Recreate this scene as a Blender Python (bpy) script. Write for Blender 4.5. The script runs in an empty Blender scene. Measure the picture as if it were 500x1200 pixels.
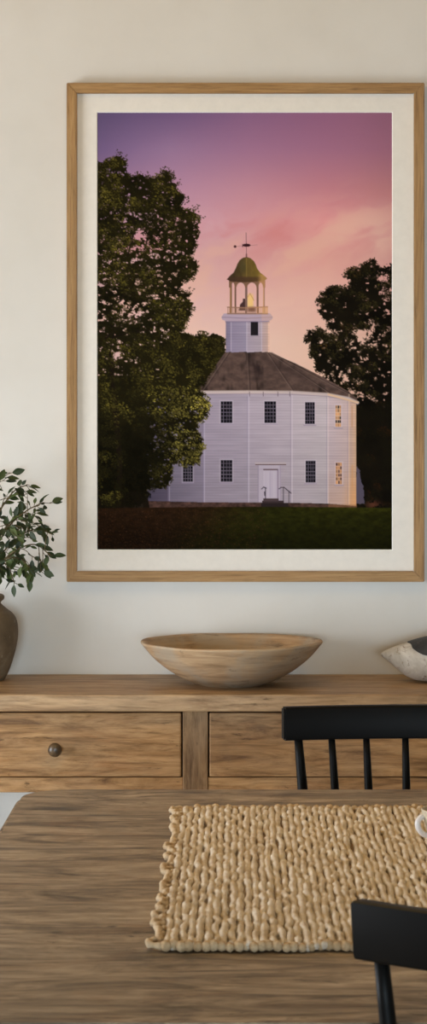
import bpy, bmesh, math, random
import numpy as np
from mathutils import Vector, Matrix

R = math.radians
random.seed(4)
scene = bpy.context.scene
COL = scene.collection

# ------------------------------------------------------------------ camera frame
F = 2800.0            # focal length in photo pixels (500 x 1200 frame)
CX, CY = 280.0, 490.0  # vanishing point of the depth direction
CAMZ = 1.356
WALL_Y = 5.19

def P(px, py, d):
    """world point seen at photo pixel (px, py) at depth d in front of the camera"""
    return Vector(((px - CX) * d / F, d, CAMZ - (py - CY) * d / F))

# ------------------------------------------------------------------ helpers
def link(o, parent=None):
    COL.objects.link(o)
    if parent is not None:
        o.parent = parent
    return o

def empty(name, loc, label, cat, group=None, rz=0.0):
    o = bpy.data.objects.new(name, None)
    o.empty_display_size = 0.05
    o.location = loc
    o.rotation_euler = (0, 0, rz)
    return tag(link(o), label, cat, group)

def tag(o, label, cat, group=None):
    o['label'] = label
    o['category'] = cat
    if group:
        o['group'] = group
    return o

def build(name, bm, mat, parent=None, loc=None, smooth=False, angle=None):
    me = bpy.data.meshes.new(name)
    bmesh.ops.recalc_face_normals(bm, faces=bm.faces[:])
    bm.to_mesh(me)
    bm.free()
    mats = mat if isinstance(mat, (list, tuple)) else [mat]
    for m in mats:
        me.materials.append(m)
    if smooth:
        me.polygons.foreach_set('use_smooth', [True] * len(me.polygons))
    if angle is not None:
        me.polygons.foreach_set('use_smooth', [True] * len(me.polygons))
        try:
            me.set_sharp_from_angle(angle=R(angle))
        except Exception:
            pass
    o = bpy.data.objects.new(name, me)
    if loc is not None:
        o.location = loc
    return link(o, parent)

def struct(name, bm, mat):
    o = build(name, bm, mat)
    o['kind'] = 'structure'
    return o

def box(bm, x0, x1, y0, y1, z0, z1, bev=0.0, seg=2):
    r = bmesh.ops.create_cube(bm, size=1.0)
    vs = r['verts']
    for v in vs:
        v.co = Vector((x0 + (v.co.x + .5) * (x1 - x0), y0 + (v.co.y + .5) * (y1 - y0), z0 + (v.co.z + .5) * (z1 - z0)))
    if bev > 0:
        es = list({e for v in vs for e in v.link_edges})
        bmesh.ops.bevel(bm, geom=es, offset=bev, segments=seg, affect='EDGES', profile=.5)
    return bm

def nb():
    return bmesh.new()

def bx(x0, x1, y0, y1, z0, z1, bev=0.0, seg=2):
    return box(nb(), x0, x1, y0, y1, z0, z1, bev, seg)

def lathe(bm, prof, n=64, cx=0.0, cy=0.0, wob=None):
    """closed profile rings (r, z); r==0 ends become a single vertex"""
    rings = []
    for (r, z) in prof:
        if r <= 1e-6:
            rings.append([bm.verts.new((cx, cy, z))])
        else:
            ring = []
            for i in range(n):
                a = 2 * math.pi * i / n
                rr, zz = r, z
                if wob:
                    rr, zz = wob(a, r, z)
                ring.append(bm.verts.new((cx + rr * math.cos(a), cy + rr * math.sin(a), zz)))
            rings.append(ring)
    for a, b in zip(rings[:-1], rings[1:]):
        if len(a) == 1 and len(b) == 1:
            continue
        if len(a) == 1:
            for i in range(n):
                bm.faces.new((a[0], b[i], b[(i + 1) % n]))
        elif len(b) == 1:
            for i in range(n):
                bm.faces.new((a[i], a[(i + 1) % n], b[0]))
        else:
            for i in range(n):
                bm.faces.new((a[i], a[(i + 1) % n], b[(i + 1) % n], b[i]))
    return bm

def tube(bm, pts, radii, n=10, cap=True, up=None):
    pts = [Vector(p) for p in pts]
    m = len(pts)
    if not hasattr(radii, '__len__'):
        radii = [radii] * m
    rings = []
    ref = Vector(up) if up else None
    for i, p in enumerate(pts):
        t = (pts[min(i + 1, m - 1)] - pts[max(i - 1, 0)]).normalized()
        if ref is None:
            ref = Vector((0, 0, 1)) if abs(t.z) < .9 else Vector((1, 0, 0))
        u = (ref - t * ref.dot(t)).normalized()
        ref = u
        w = t.cross(u)
        ring = []
        for k in range(n):
            a = 2 * math.pi * k / n
            ring.append(bm.verts.new(p + (u * math.cos(a) + w * math.sin(a)) * radii[i]))
        rings.append(ring)
    for a, b in zip(rings[:-1], rings[1:]):
        for k in range(n):
            bm.faces.new((a[k], a[(k + 1) % n], b[(k + 1) % n], b[k]))
    if cap:
        bm.faces.new(rings[0][::-1])
        bm.faces.new(rings[-1])
    return bm

def catmull(pts, n=8):
    pts = [Vector(p) for p in pts]
    out = []
    for i in range(len(pts) - 1):
        p0 = pts[max(i - 1, 0)]; p1 = pts[i]; p2 = pts[i + 1]; p3 = pts[min(i + 2, len(pts) - 1)]
        for k in range(n):
            t = k / n
            out.append(.5 * ((2 * p1) + (p2 - p0) * t + (2 * p0 - 5 * p1 + 4 * p2 - p3) * t * t + (3 * p1 - p0 - 3 * p2 + p3) * t ** 3))
    out.append(pts[-1])
    return out

# ------------------------------------------------------------------ materials
def s2l(c):
    return tuple(((x / 255) / 12.92 if x / 255 <= .04045 else ((x / 255 + .055) / 1.055) ** 2.4) for x in c)

def rgba(c):
    return s2l(c) + (1.0,)

class NT:
    def __init__(self, name):
        self.m = bpy.data.materials.new(name)
        self.m.use_nodes = True
        self.t = self.m.node_tree
        self.t.nodes.clear()
        self.out = self.n('ShaderNodeOutputMaterial')
        self.b = self.n('ShaderNodeBsdfPrincipled')
        self.l(self.b.outputs[0], self.out.inputs[0])
    def n(self, k, **kw):
        nd = self.t.nodes.new(k)
        for a, v in kw.items():
            setattr(nd, a, v)
        return nd
    def l(self, a, b):
        self.t.links.new(a, b)
    def coords(self, scale=(1, 1, 1), rand=True, rot=(0, 0, 0)):
        tc = self.n('ShaderNodeTexCoord')
        v = tc.outputs['Object']
        if rand:
            oi = self.n('ShaderNodeObjectInfo')
            mm = self.n('ShaderNodeMath', operation='MULTIPLY')
            self.l(oi.outputs['Random'], mm.inputs[0]); mm.inputs[1].default_value = 37.0
            ad = self.n('ShaderNodeVectorMath', operation='ADD')
            self.l(v, ad.inputs[0]); self.l(mm.outputs[0], ad.inputs[1])
            v = ad.outputs[0]
        mp = self.n('ShaderNodeMapping')
        mp.inputs['Scale'].default_value = scale
        mp.inputs['Rotation'].default_value = rot
        self.l(v, mp.inputs[0])
        return mp.outputs[0]
    def noise(self, vec, scale=1.0, detail=4, rough=.55, dist=0.0):
        nd = self.n('ShaderNodeTexNoise')
        nd.inputs['Scale'].default_value = scale
        nd.inputs['Detail'].default_value = detail
        nd.inputs['Roughness'].default_value = rough
        nd.inputs['Distortion'].default_value = dist
        self.l(vec, nd.inputs['Vector'])
        return nd.outputs['Fac']
    def ramp(self, fac, stops, interp='LINEAR'):
        nd = self.n('ShaderNodeValToRGB')
        nd.color_ramp.interpolation = interp
        el = nd.color_ramp.elements
        while len(el) < len(stops):
            el.new(.5)
        for e, (p, c) in zip(el, stops):
            e.position = p
            e.color = c if len(c) == 4 else tuple(c) + (1,)
        self.l(fac, nd.inputs[0])
        return nd.outputs[0]
    def val(self, fac, p0, p1, v0=0.0, v1=1.0):
        nd = self.n('ShaderNodeMapRange')
        nd.clamp = True
        nd.inputs[1].default_value = p0; nd.inputs[2].default_value = p1
        nd.inputs[3].default_value = v0; nd.inputs[4].default_value = v1
        self.l(fac, nd.inputs[0])
        return nd.outputs[0]
    def mix(self, fac, a, b, blend='MIX'):
        nd = self.n('ShaderNodeMix', data_type='RGBA', blend_type=blend)
        for s, v in ((nd.inputs[0], fac), (nd.inputs[6], a), (nd.inputs[7], b)):
            if hasattr(v, 'is_output') or isinstance(v, bpy.types.NodeSocket):
                self.l(v, s)
            else:
                s.default_value = v
        return nd.outputs[2]
    def math(self, op, a, b):
        nd = self.n('ShaderNodeMath', operation=op)
        for s, v in ((nd.inputs[0], a), (nd.inputs[1], b)):
            if isinstance(v, bpy.types.NodeSocket):
                self.l(v, s)
            else:
                s.default_value = v
        return nd.outputs[0]
    def bump(self, h, strength=.3, dist=.002):
        nd = self.n('ShaderNodeBump')
        nd.inputs['Strength'].default_value = strength
        nd.inputs['Distance'].default_value = dist
        self.l(h, nd.inputs['Height'])
        self.l(nd.outputs[0], self.b.inputs['Normal'])
    def fin(self, color=None, rough=.6, spec=.3):
        if color is not None:
            if isinstance(color, bpy.types.NodeSocket):
                self.l(color, self.b.inputs['Base Color'])
            else:
                self.b.inputs['Base Color'].default_value = color
        if isinstance(rough, bpy.types.NodeSocket):
            self.l(rough, self.b.inputs['Roughness'])
        else:
            self.b.inputs['Roughness'].default_value = rough
        self.b.inputs['Specular IOR Level'].default_value = spec
        return self.m

def wood(name, axis, cols, long=3.0, cross=26.0, fine=130.0, crack=.5, blot=.35, grey=(120, 108, 96), rough=.6, bump=.35, spec=.25, knots=0.0):
    """weathered timber, grain along the given axis of the object"""
    t = NT(name)
    def sc(l, c):
        s = [c, c, c]; s[axis] = l
        return tuple(s)
    n1 = t.noise(t.coords(sc(long, cross)), 1, 7, .68, 1.1)
    base = t.ramp(n1, [(.30, rgba(cols[0])), (.44, rgba(cols[1])), (.57, rgba(cols[2])), (.74, rgba(cols[3]))])
    n4 = t.noise(t.coords(sc(3.5, 8)), 1, 4, .6, .6)
    base = t.mix(t.math('MULTIPLY', t.val(n4, .42, .72), blot), base, rgba(grey))
    n6 = t.noise(t.coords(sc(long * .9, cross * .45)), 1, 4, .6, 1.4)
    base = t.mix(t.math('MULTIPLY', t.val(n6, .56, .72), blot * .8), base, rgba(tuple(c * k for c, k in zip(cols[1], (1.02, .86, .68)))))
    n5 = t.noise(t.coords(sc(long * .75, cross * .3)), 1, 6, .7, 1.6)
    base = t.mix(t.math('MULTIPLY', t.val(n5, .54, .70), blot), base, rgba(tuple(c * .82 for c in cols[0])))
    n2 = t.noise(t.coords(sc(long * 2.6, fine)), 1, 5, .7, .4)
    base = t.mix(1.0, base, t.ramp(n2, [(.28, (.50, .47, .44)), (.47, (.93, .93, .92)), (.72, (1.16, 1.15, 1.13))]), 'MULTIPLY')
    n3 = t.noise(t.coords(sc(long * 1.9, cross * 1.7)), 1, 8, .75, 1.2)
    ck = t.val(n3, .60, .66)
    base = t.mix(t.math('MULTIPLY', ck, crack), base, rgba(tuple(c * .5 for c in cols[0])))
    h = t.math('SUBTRACT', t.math('MULTIPLY', n2, .6), t.math('MULTIPLY', ck, .8))
    if knots > 0:
        v = t.n('ShaderNodeTexVoronoi', feature='F1')
        v.inputs['Scale'].default_value = 1.0
        t.l(t.coords(sc(3.0, 9.0)), v.inputs['Vector'])
        kn = t.val(v.outputs['Distance'], .05, .20, 1, 0)
        base = t.mix(t.math('MULTIPLY', kn, knots), base, rgba(tuple(c * .5 for c in cols[0])))
    t.bump(h, bump, .0015)
    return t.fin(base, t.val(n2, .2, .8, rough + .1, rough - .08), spec)

SIDE = [(106, 74, 44), (157, 118, 76), (182, 142, 97), (202, 165, 119)]
TABL = [(66, 54, 43), (134, 117, 97), (173, 154, 131), (206, 188, 165)]
side_x = wood('console_wood_long', 0, SIDE, long=5, cross=36, fine=150, crack=.7, knots=.5)
side_z = wood('console_wood_upright', 2, [(104, 76, 48), (138, 106, 72), (158, 126, 90), (176, 146, 108)], long=4, cross=34, crack=.55)
side_y = wood('console_wood_depth', 1, SIDE, long=3.2, cross=36, crack=.5)
top_x = wood('console_top_wood', 0, [(120, 90, 60), (164, 132, 96), (188, 155, 116), (206, 176, 138)], long=4, cross=26, crack=.5, rough=.5, spec=.3)
table_x = wood('table_wood', 0, TABL, long=5.5, cross=22, fine=80, crack=.7, blot=.5, grey=(112, 103, 92), rough=.55, knots=.8, spec=.3)
table_z = wood('table_leg_wood', 2, TABL, long=3.6, cross=24, fine=70)
oakc = [(128, 94, 56), (154, 117, 71), (166, 128, 80), (182, 146, 98)]
oak_x = wood('oak_frame_wood', 0, oakc, long=5, cross=90, fine=320, crack=.12, blot=.2, grey=(172, 140, 98), rough=.5, bump=.15)
oak_z = wood('oak_frame_wood_upright', 2, oakc, long=5, cross=90, fine=320, crack=.12, blot=.2, grey=(172, 140, 98), rough=.5, bump=.15)

def plaster():
    t = NT('wall_plaster')
    v = t.coords((1, 1, 1), rand=False)
    a = t.noise(v, 1.6, 4, .55, .3)
    b = t.noise(v, 9, 5, .6)
    c = t.ramp(a, [(.3, rgba((213, 208, 199))), (.7, rgba((222, 218, 211)))])
    c = t.mix(t.math('MULTIPLY', t.val(b, .45, .75), .2), c, rgba((202, 195, 184)))
    t.bump(t.math('ADD', t.noise(v, 60, 4, .6), t.math('MULTIPLY', b, 2.0)), .12, .002)
    return t.fin(c, .85, .15)
M_wall = plaster()

def plain(name, c, rough=.6, spec=.3, var=.06, scale=20, bump=0.0):
    t = NT(name)
    n = t.noise(t.coords((1, 1, 1)), scale, 4, .6)
    a = rgba(tuple(max(0, x * (1 - var)) for x in c)); b = rgba(tuple(min(255, x * (1 + var)) for x in c))
    col = t.ramp(n, [(.3, a), (.7, b)])
    if bump:
        t.bump(n, bump, .001)
    return t.fin(col, rough, spec)

M_board = plain('mat_board_paper', (228, 222, 212), .9, .1, .012, 60)
M_bevel = plain('mat_board_core', (246, 243, 236), .9, .1, .01, 60)
M_black = plain('black_painted_wood', (10, 9, 8), .5, .14, .12, 30, .05)
M_knob = plain('aged_bronze', (78, 62, 44), .35, .6, .3, 90, .1)
M_void = plain('gap_shade_dark', (40, 30, 22), .9, .1)  # dark colour stands in for shade in the gaps round the drawers
M_ceil = plain('ceiling_paint', (214, 190, 148), .9, .1, .01)
M_stem = plain('branch_bark', (84, 72, 48), .8, .2, .2, 80)
M_floor = wood('floor_boards', 1, [(150, 128, 102), (174, 152, 124), (188, 168, 140), (202, 184, 158)], long=1.5, cross=14, crack=.3)

def leafmat():
    t = NT('leaf_green')
    at = t.n('ShaderNodeAttribute', attribute_name='tone')
    c = t.ramp(at.outputs['Fac'], [(0, rgba((30, 40, 18))), (.45, rgba((54, 68, 32))), (.8, rgba((86, 98, 50))), (1, rgba((146, 142, 88)))])
    m = t.fin(c, .55, .35)
    t.b.inputs['Subsurface Weight'].default_value = 0.0
    return m
M_leaf = leafmat()

def claymat():
    t = NT('dark_clay')
    v = t.coords((1, 1, 1.0), rand=False)
    a = t.noise(v, 14, 6, .65, .5)
    rings = t.noise(t.coords((3, 3, 70), rand=False), 1, 3, .5)
    c = t.ramp(a, [(.3, rgba((78, 64, 46))), (.5, rgba((108, 92, 70))), (.72, rgba((138, 124, 102)))])
    c = t.mix(t.math('MULTIPLY', t.val(rings, .4, .7), .4), c, rgba((94, 82, 66)))
    sp = t.noise(v, 70, 2, .5)
    c = t.mix(t.math('MULTIPLY', t.val(sp, .68, .74), .6), c, rgba((160, 148, 128)))
    t.bump(t.math('ADD', rings, t.math('MULTIPLY', a, .8)), .5, .003)
    return t.fin(c, .7, .3)
M_clay = claymat()

def bowlmat():
    t = NT('worn_bowl_wood')
    v = t.coords((1, 1, 1), rand=False)
    st = t.noise(t.coords((7, 7, 90), rand=False), 1, 5, .6, .6)
    a = t.noise(v, 11, 5, .6, .5)
    c = t.ramp(st, [(.28, rgba((132, 104, 76))), (.5, rgba((184, 152, 116))), (.75, rgba((212, 184, 148)))])
    c = t.mix(t.math('MULTIPLY', t.val(a, .44, .64), .75), c, rgba((172, 158, 138)))
    cr = t.noise(t.coords((9, 9, 60), rand=False), 1.6, 6, .7, 1.0)
    c = t.mix(t.math('MULTIPLY', t.val(cr, .58, .68), .65), c, rgba((96, 76, 56)))
    t.bump(t.math('ADD', st, a), .35, .002)
    return t.fin(c, .65, .25)
M_bowl = bowlmat()

def decoymat(name, c0, c1, wear, amt):
    t = NT(name)
    v = t.coords((1, 1, 1), rand=False)
    a = t.noise(v, 22, 5, .65, .4)
    c = t.ramp(a, [(.3, rgba(c0)), (.65, rgba(c1))])
    w = t.noise(v, 46, 5, .7, .6)
    c = t.mix(t.math('MULTIPLY', t.val(w, .58, .66), amt), c, rgba(wear))
    t.bump(a, .3, .002)
    return t.fin(c, .6, .3)
M_dwhite = decoymat('whitewashed_wood', (172, 162, 146), (218, 211, 200), (122, 98, 70), .85)
M_ddark = decoymat('charcoal_painted_wood', (44, 44, 44), (66, 66, 66), (110, 104, 96), .4)

def jutemat(name='braided_jute', k=(1, 1, 1), fib=.4):
    def q(c):
        return rgba(tuple(a * b for a, b in zip(c, k)))
    t = NT(name)
    v = t.coords((1, 1, 1), rand=False)
    a = t.noise(v, 30, 4, .6)
    b = t.noise(t.coords((260, 70, 260), rand=False), 1, 5, .75)
    c = t.ramp(a, [(.3, q((208, 190, 164))), (.5, q((230, 216, 196))), (.75, q((244, 236, 222)))])
    c = t.mix(t.math('MULTIPLY', t.val(b, .48, .70), fib), c, q((162, 137, 108)))
    t.bump(b, .8, .002)
    return t.fin(c, .85, .1)
M_jute = jutemat()
M_jute_end = jutemat('jute_end_darkened', (.90, .83, .72), .5)  # same jute, darkened to offset the frontal light on the end knots
M_jute_edge = jutemat('jute_edge_darkened', (.93, .88, .80), .55)  # same jute, darkened a little against the light on the side loops
M_ground = plain('jute_gap_shade', (122, 94, 60), .9, .1, .2, 120)  # darker than the cords, puts shade between them into the colour
M_cream = plain('cream_stoneware', (196, 182, 156), .5, .4, .08, 120)
M_white = plain('white_glaze', (236, 230, 226), .25, .5, .02, 60)

# ------------------------------------------------------------------ the room
XL, XR, YB, ZC = -2.5, 3.3, -4.6, 2.75
T = .12
struct('wall_back', bx(XL - T, XR + T, WALL_Y, WALL_Y + T, 0, ZC), M_wall)
struct('floor', bx(XL - T, XR + T, YB - T, WALL_Y + T, -.1, 0), M_floor)
struct('ceiling', bx(XL - T, XR + T, YB - T, WALL_Y + T, ZC, ZC + .1), M_ceil)
struct('wall_right', bx(XR, XR + T, YB - T, WALL_Y + T, 0, ZC), M_wall)

def wall_with_hole_x(name, x0, x1, h):
    y0, y1, z0, z1 = h
    b = nb()
    box(b, x0, x1, YB - T, y0, 0, ZC); box(b, x0, x1, y1, WALL_Y + T, 0, ZC)
    box(b, x0, x1, y0, y1, 0, z0); box(b, x0, x1, y0, y1, z1, ZC)
    return struct(name, b, M_wall)
WIN = (2.2, 4.3, .25, 1.6)
wall_with_hole_x('wall_left', XL - T, XL, WIN)
b = nb()
hx0, hx1, hz0, hz1 = -1.4, 2.2, .15, 1.75
box(b, XL, hx0, YB - T, YB, 0, ZC); box(b, hx1, XR, YB - T, YB, 0, ZC)
box(b, hx0, hx1, YB - T, YB, 0, hz0); box(b, hx0, hx1, YB - T, YB, hz1, ZC)
struct('wall_front', b, M_wall)
M_paint = plain('white_window_paint', (232, 228, 220), .5, .3, .01)
b = nb()
y0, y1, z0, z1 = WIN
for (a0, a1, c0, c1) in ((y0, y0 + .05, z0, z1), (y1 - .05, y1, z0, z1), (y0, y1, z0, z0 + .05), (y0, y1, z1 - .05, z1), ((y0 + y1) / 2 - .02, (y0 + y1) / 2 + .02, z0, z1)):
    box(b, XL - .08, XL - .03, a0, a1, c0, c1)
struct('window_1', b, M_paint)
b = nb()
for (a0, a1, c0, c1) in ((hx0, hx0 + .05, hz0, hz1), (hx1 - .05, hx1, hz0, hz1), (hx0, hx1, hz0, hz0 + .05), (hx0, hx1, hz1 - .05, hz1), (.45, .5, hz0, hz1)):
    box(b, a0, a1, YB - .08, YB - .03, c0, c1)
struct('window_2', b, M_paint)
struct('baseboard_back', bx(XL, XR, WALL_Y - .018, WALL_Y, 0, .12, .004), M_paint)

# ------------------------------------------------------------------ the printed photograph (flat picture)
def paint_print():
    S = 3
    X0, Y0, X1, Y1 = 114, 132, 459, 644
    W, H = (X1 - X0) * S, (Y1 - Y0) * S
    rng = np.random.default_rng(11)
    xs = X0 + (np.arange(W) + .5) / S
    ys = Y0 + (np.arange(H) + .5) / S
    XX, YY = np.meshgrid(xs, ys)

    def vnoise(cw, ch, seed):
        """smooth value noise, cells cw x ch photo pixels"""
        r = np.random.default_rng(seed)
        gw, gh = int((X1 - X0) / cw) + 4, int((Y1 - Y0) / ch) + 4
        g = r.random((gh, gw))
        u = (XX - X0) / cw; v = (YY - Y0) / ch
        i = u.astype(int); j = v.astype(int)
        fu = u - i; fv = v - j
        fu = fu * fu * (3 - 2 * fu); fv = fv * fv * (3 - 2 * fv)
        return (g[j, i] * (1 - fu) + g[j, i + 1] * fu) * (1 - fv) + (g[j + 1, i] * (1 - fu) + g[j + 1, i + 1] * fu) * fv
    def fbm(cw, ch, seed, o=4, gain=.55):
        s = 0; a = 1; tt = 0
        for k in range(o):
            s = s + a * vnoise(cw / 2 ** k, ch / 2 ** k, seed * 31 + k); tt += a; a *= gain
        return s / tt
    def sm(x, a, b):
        t = np.clip((x - a) / (b - a), 0, 1)
        return t * t * (3 - 2 * t)
    def poly(pts, wx=None, wy=None):
        m = np.zeros((H, W), bool)
        x = XX if wx is None else XX + wx
        y = YY if wy is None else YY + wy
        n = len(pts)
        for k in range(n):
            xa, ya = pts[k]; xb, yb = pts[(k + 1) % n]
            if ya == yb:
                continue
            c = (ya > y) != (yb > y)
            m ^= c & (x < (xb - xa) * (y - ya) / (yb - ya) + xa)
        return m.astype(np.float32)
    img = np.zeros((H, W, 3))
    def over(mask, c, a=1.0):
        nonlocal img
        mk = (mask * a)[..., None]
        img = img * (1 - mk) + np.asarray(c, float) * mk
    def rect(x0, y0, x1, y1, c, a=1.0):
        i0, i1 = max(0, round((x0 - X0) * S)), min(W, round((x1 - X0) * S))
        j0, j1 = max(0, round((y0 - Y0) * S)), min(H, round((y1 - Y0) * S))
        if i1 > i0 and j1 > j0:
            img[j0:j1, i0:i1] = img[j0:j1, i0:i1] * (1 - a) + np.asarray(c, float) * a
    def line(x0, y0, x1, y1, w, c, a=1.0):
        dx, dy = x1 - x0, y1 - y0
        L2 = dx * dx + dy * dy
        j0 = max(0, int((min(y0, y1) - w - Y0) * S)); j1 = min(H, int((max(y0, y1) + w - Y0) * S) + 2)
        i0 = max(0, int((min(x0, x1) - w - X0) * S)); i1 = min(W, int((max(x0, x1) + w - X0) * S) + 2)
        if j1 <= j0 or i1 <= i0:
            return
        xx = XX[j0:j1, i0:i1]; yy = YY[j0:j1, i0:i1]
        t = np.clip(((xx - x0) * dx + (yy - y0) * dy) / L2, 0, 1)
        d = np.hypot(xx - x0 - t * dx, yy - y0 - t * dy)
        m = (np.clip((w / 2 - d) * S + .5, 0, 1) * a)[..., None]
        img[j0:j1, i0:i1] = img[j0:j1, i0:i1] * (1 - m) + np.asarray(c, float) * m
    def leaves(cx, cy, rx, ry, ang, cols, alpha):
        for k in range(len(cx)):
            rad = max(rx[k], ry[k]) + .5
            j0 = max(0, int((cy[k] - rad - Y0) * S)); j1 = min(H, int((cy[k] + rad - Y0) * S) + 1)
            i0 = max(0, int((cx[k] - rad - X0) * S)); i1 = min(W, int((cx[k] + rad - X0) * S) + 1)
            if j1 <= j0 or i1 <= i0:
                continue
            dx = xs[i0:i1][None, :] - cx[k]; dy = ys[j0:j1][:, None] - cy[k]
            c, s = math.cos(ang[k]), math.sin(ang[k])
            q = ((dx * c + dy * s) / rx[k]) ** 2 + ((-dx * s + dy * c) / ry[k]) ** 2
            m = (np.clip(1.6 - 1.3 * q, 0, 1) * alpha[k])[..., None]
            img[j0:j1, i0:i1] = img[j0:j1, i0:i1] * (1 - m) + cols[k] * m

    # --- sky of the sunset, colours read at a grid of points
    gx = np.array([114, 200, 290, 380, 459.])
    gy = np.array([132, 175, 220, 260, 300, 345, 400, 470.])
    G = np.array([
        [(90, 76, 112), (104, 82, 120), (127, 92, 126), (136, 92, 122), (139, 93, 116)],
        [(110, 90, 130), (140, 110, 144), (150, 108, 138), (152, 104, 130), (150, 100, 121)],
        [(140, 110, 142), (168, 128, 154), (180, 130, 146), (180, 120, 132), (174, 117, 122)],
        [(166, 126, 144), (190, 144, 156), (198, 140, 144), (200, 130, 128), (186, 122, 120)],
        [(186, 144, 148), (206, 158, 158), (208, 150, 146), (206, 142, 132), (194, 134, 126)],
        [(196, 152, 150), (214, 168, 164), (218, 166, 156), (214, 160, 146), (198, 144, 132)],
        [(206, 160, 154), (222, 180, 168), (226, 186, 168), (222, 176, 154), (202, 152, 134)],
        [(204, 158, 150), (222, 180, 166), (230, 188, 164), (222, 176, 152), (198, 148, 130)]], float)
    G[:4] *= 1.05; G[3:6, 3:] *= 1.05; G[3:, :, 1] += 5; G[3:, :, 2] += 9
    fx = np.clip(np.interp(xs, gx, np.arange(5)), 0, 3.999); fy = np.clip(np.interp(ys, gy, np.arange(8)), 0, 6.999)
    i = fx.astype(int); j = fy.astype(int)
    u = (fx - i)[None, :, None]; v = (fy - j)[:, None, None]
    g00 = G[j][:, i]; g01 = G[j][:, i + 1]; g10 = G[j + 1][:, i]; g11 = G[j + 1][:, i + 1]
    img = (g00 * (1 - u) + g01 * u) * (1 - v) + (g10 * (1 - u) + g11 * u) * v
    # clouds: bright peach wisps that rise to the right, rosy bands between
    wx = (fbm(60, 40, 3) - .5) * 60; wy = (fbm(60, 40, 4) - .5) * 40
    def warped(cw, ch, seed, slope):
        r = np.random.default_rng(seed)
        uu = (XX + wx) ; vv = YY + wy + slope * (XX - 300)
        gg = r.random((80, 80))
        a = uu / cw % 78; b_ = vv / ch % 78
        ii = a.astype(int); jj = b_.astype(int); fa = a - ii; fb = b_ - jj
        fa = fa * fa * (3 - 2 * fa); fb = fb * fb * (3 - 2 * fb)
        return (gg[jj, ii] * (1 - fa) + gg[jj, ii + 1] * fa) * (1 - fb) + (gg[jj + 1, ii] * (1 - fa) + gg[jj + 1, ii + 1] * fa) * fb
    cl = .6 * warped(46, 20, 7, .35) + .3 * warped(20, 9, 8, .4) + .12 * warped(9, 4, 9, .45)
    band = np.exp(-((YY - (300 - .18 * (XX - 340))) / 46) ** 2)
    over(sm(cl, .42, .80) * band, (218, 170, 154), .62)
    over(sm(1 - cl, .48, .80) * np.exp(-((YY - (272 - .1 * (XX - 340))) / 30) ** 2), (200, 118, 120), .38)
    over(sm(cl, .42, .85) * sm(YY, 305, 380), (230, 190, 172), .42)
    over(np.exp(-((XX - 405) / 40) ** 2 - ((YY - 268 + .25 * (XX - 405)) / 20) ** 2) * (.4 + .6 * sm(cl, .3, .7)), (224, 176, 160), .75)
    over(np.exp(-((XX - 345) / 30) ** 2 - ((YY - 306 + .45 * (XX - 345)) / 13) ** 2) * (.35 + .65 * sm(cl, .3, .7)), (222, 172, 154), .5)
    over(np.exp(-((XX - 440) / 20) ** 2 - ((YY - 284) / 34) ** 2) * (.45 + .55 * sm(cl, .25, .7)), (222, 176, 164), .75)
    over(np.exp(-((XX - 325) / 30) ** 2 - ((YY - 268) / 16) ** 2), (202, 124, 122), .35)

    def clumps(mask, n, x0, x1, y0, y1, rmin, rmax, per, dark, lightfn, size, thin=None):
        """sprays of leaves, each spray lighter on its upper right"""
        cxs, cys = [], []
        while len(cxs) < n:
            x, y = rng.uniform(x0, x1), rng.uniform(y0, y1)
            j_, i_ = int((y - Y0) * S), int((x - X0) * S)
            if 0 <= j_ < H and 0 <= i_ < W and mask[j_, i_] > .5:
                cxs.append(x); cys.append(y)
        for x, y in zip(cxs, cys):
            r = rng.uniform(rmin, rmax)
            k = int(per * (r / rmax) ** 2) + 6
            rr = r * np.sqrt(rng.random(k)); th = rng.uniform(0, 6.2832, k)
            lx = x + rr * np.cos(th); ly = y + .75 * rr * np.sin(th)
            up = ((lx - x) * .45 - (ly - y) * .9) / r
            o_ = np.argsort(up + rng.normal(0, .6, k))
            lx, ly, up = lx[o_], ly[o_], up[o_]
            hi = np.asarray(lightfn(x, y), float)
            q = np.clip(.42 + .30 * up + rng.normal(0, .36, k), 0, 1.2)[:, None]
            cols = np.asarray(dark, float)[None] * (1 - q) + hi[None] * q
            leaves(lx, ly, rng.uniform(.9, 1.9, k) * size, rng.uniform(.5, .95, k) * size, rng.normal(.35, .8, k), cols, rng.uniform(.55, .95, k))

    def fringe(mask, n, cols, size, ymax=700):
        """small leaves along the ragged outline"""
        b_ = mask.copy()
        for _ in range(5):
            b_ = (b_ + np.roll(b_, 3, 0) + np.roll(b_, -3, 0) + np.roll(b_, 3, 1) + np.roll(b_, -3, 1)) / 5
        jj, ii = np.nonzero((b_ > .12) & (b_ < .8) & (YY < ymax) & (XX > 122) & (XX < 451))
        if len(jj) == 0:
            return
        k = rng.integers(0, len(jj), n)
        cc = np.asarray(cols, float)[None] * rng.uniform(.6, 1.5, (n, 1))
        leaves(xs[ii[k]], ys[jj[k]], rng.uniform(.7, 1.6, n) * size, rng.uniform(.4, .8, n) * size, rng.uniform(0, 3.1, n), cc, rng.uniform(.5, .9, n))
    # --- right-hand tree
    RT = [(470, 300), (459, 304), (452, 309), (444, 316), (438, 309), (430, 304), (424, 311), (407, 316), (403, 323), (410, 331), (404, 339), (385, 340), (376, 345),
          (369, 353), (376, 359), (374, 369), (382, 377), (382, 384), (362, 389), (355, 400), (365, 405), (362, 413), (368, 428), (380, 442), (392, 450), (404, 470), (404, 545),
          (404, 560), (404, 606), (440, 606), (470, 606)]
    e1 = (fbm(9, 9, 21, 4, .75) - .5) * 18; e2 = (fbm(9, 9, 22, 4, .75) - .5) * 18
    tone = fbm(26, 20, 24, 4)
    mR = poly(RT, e1, e2)
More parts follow.
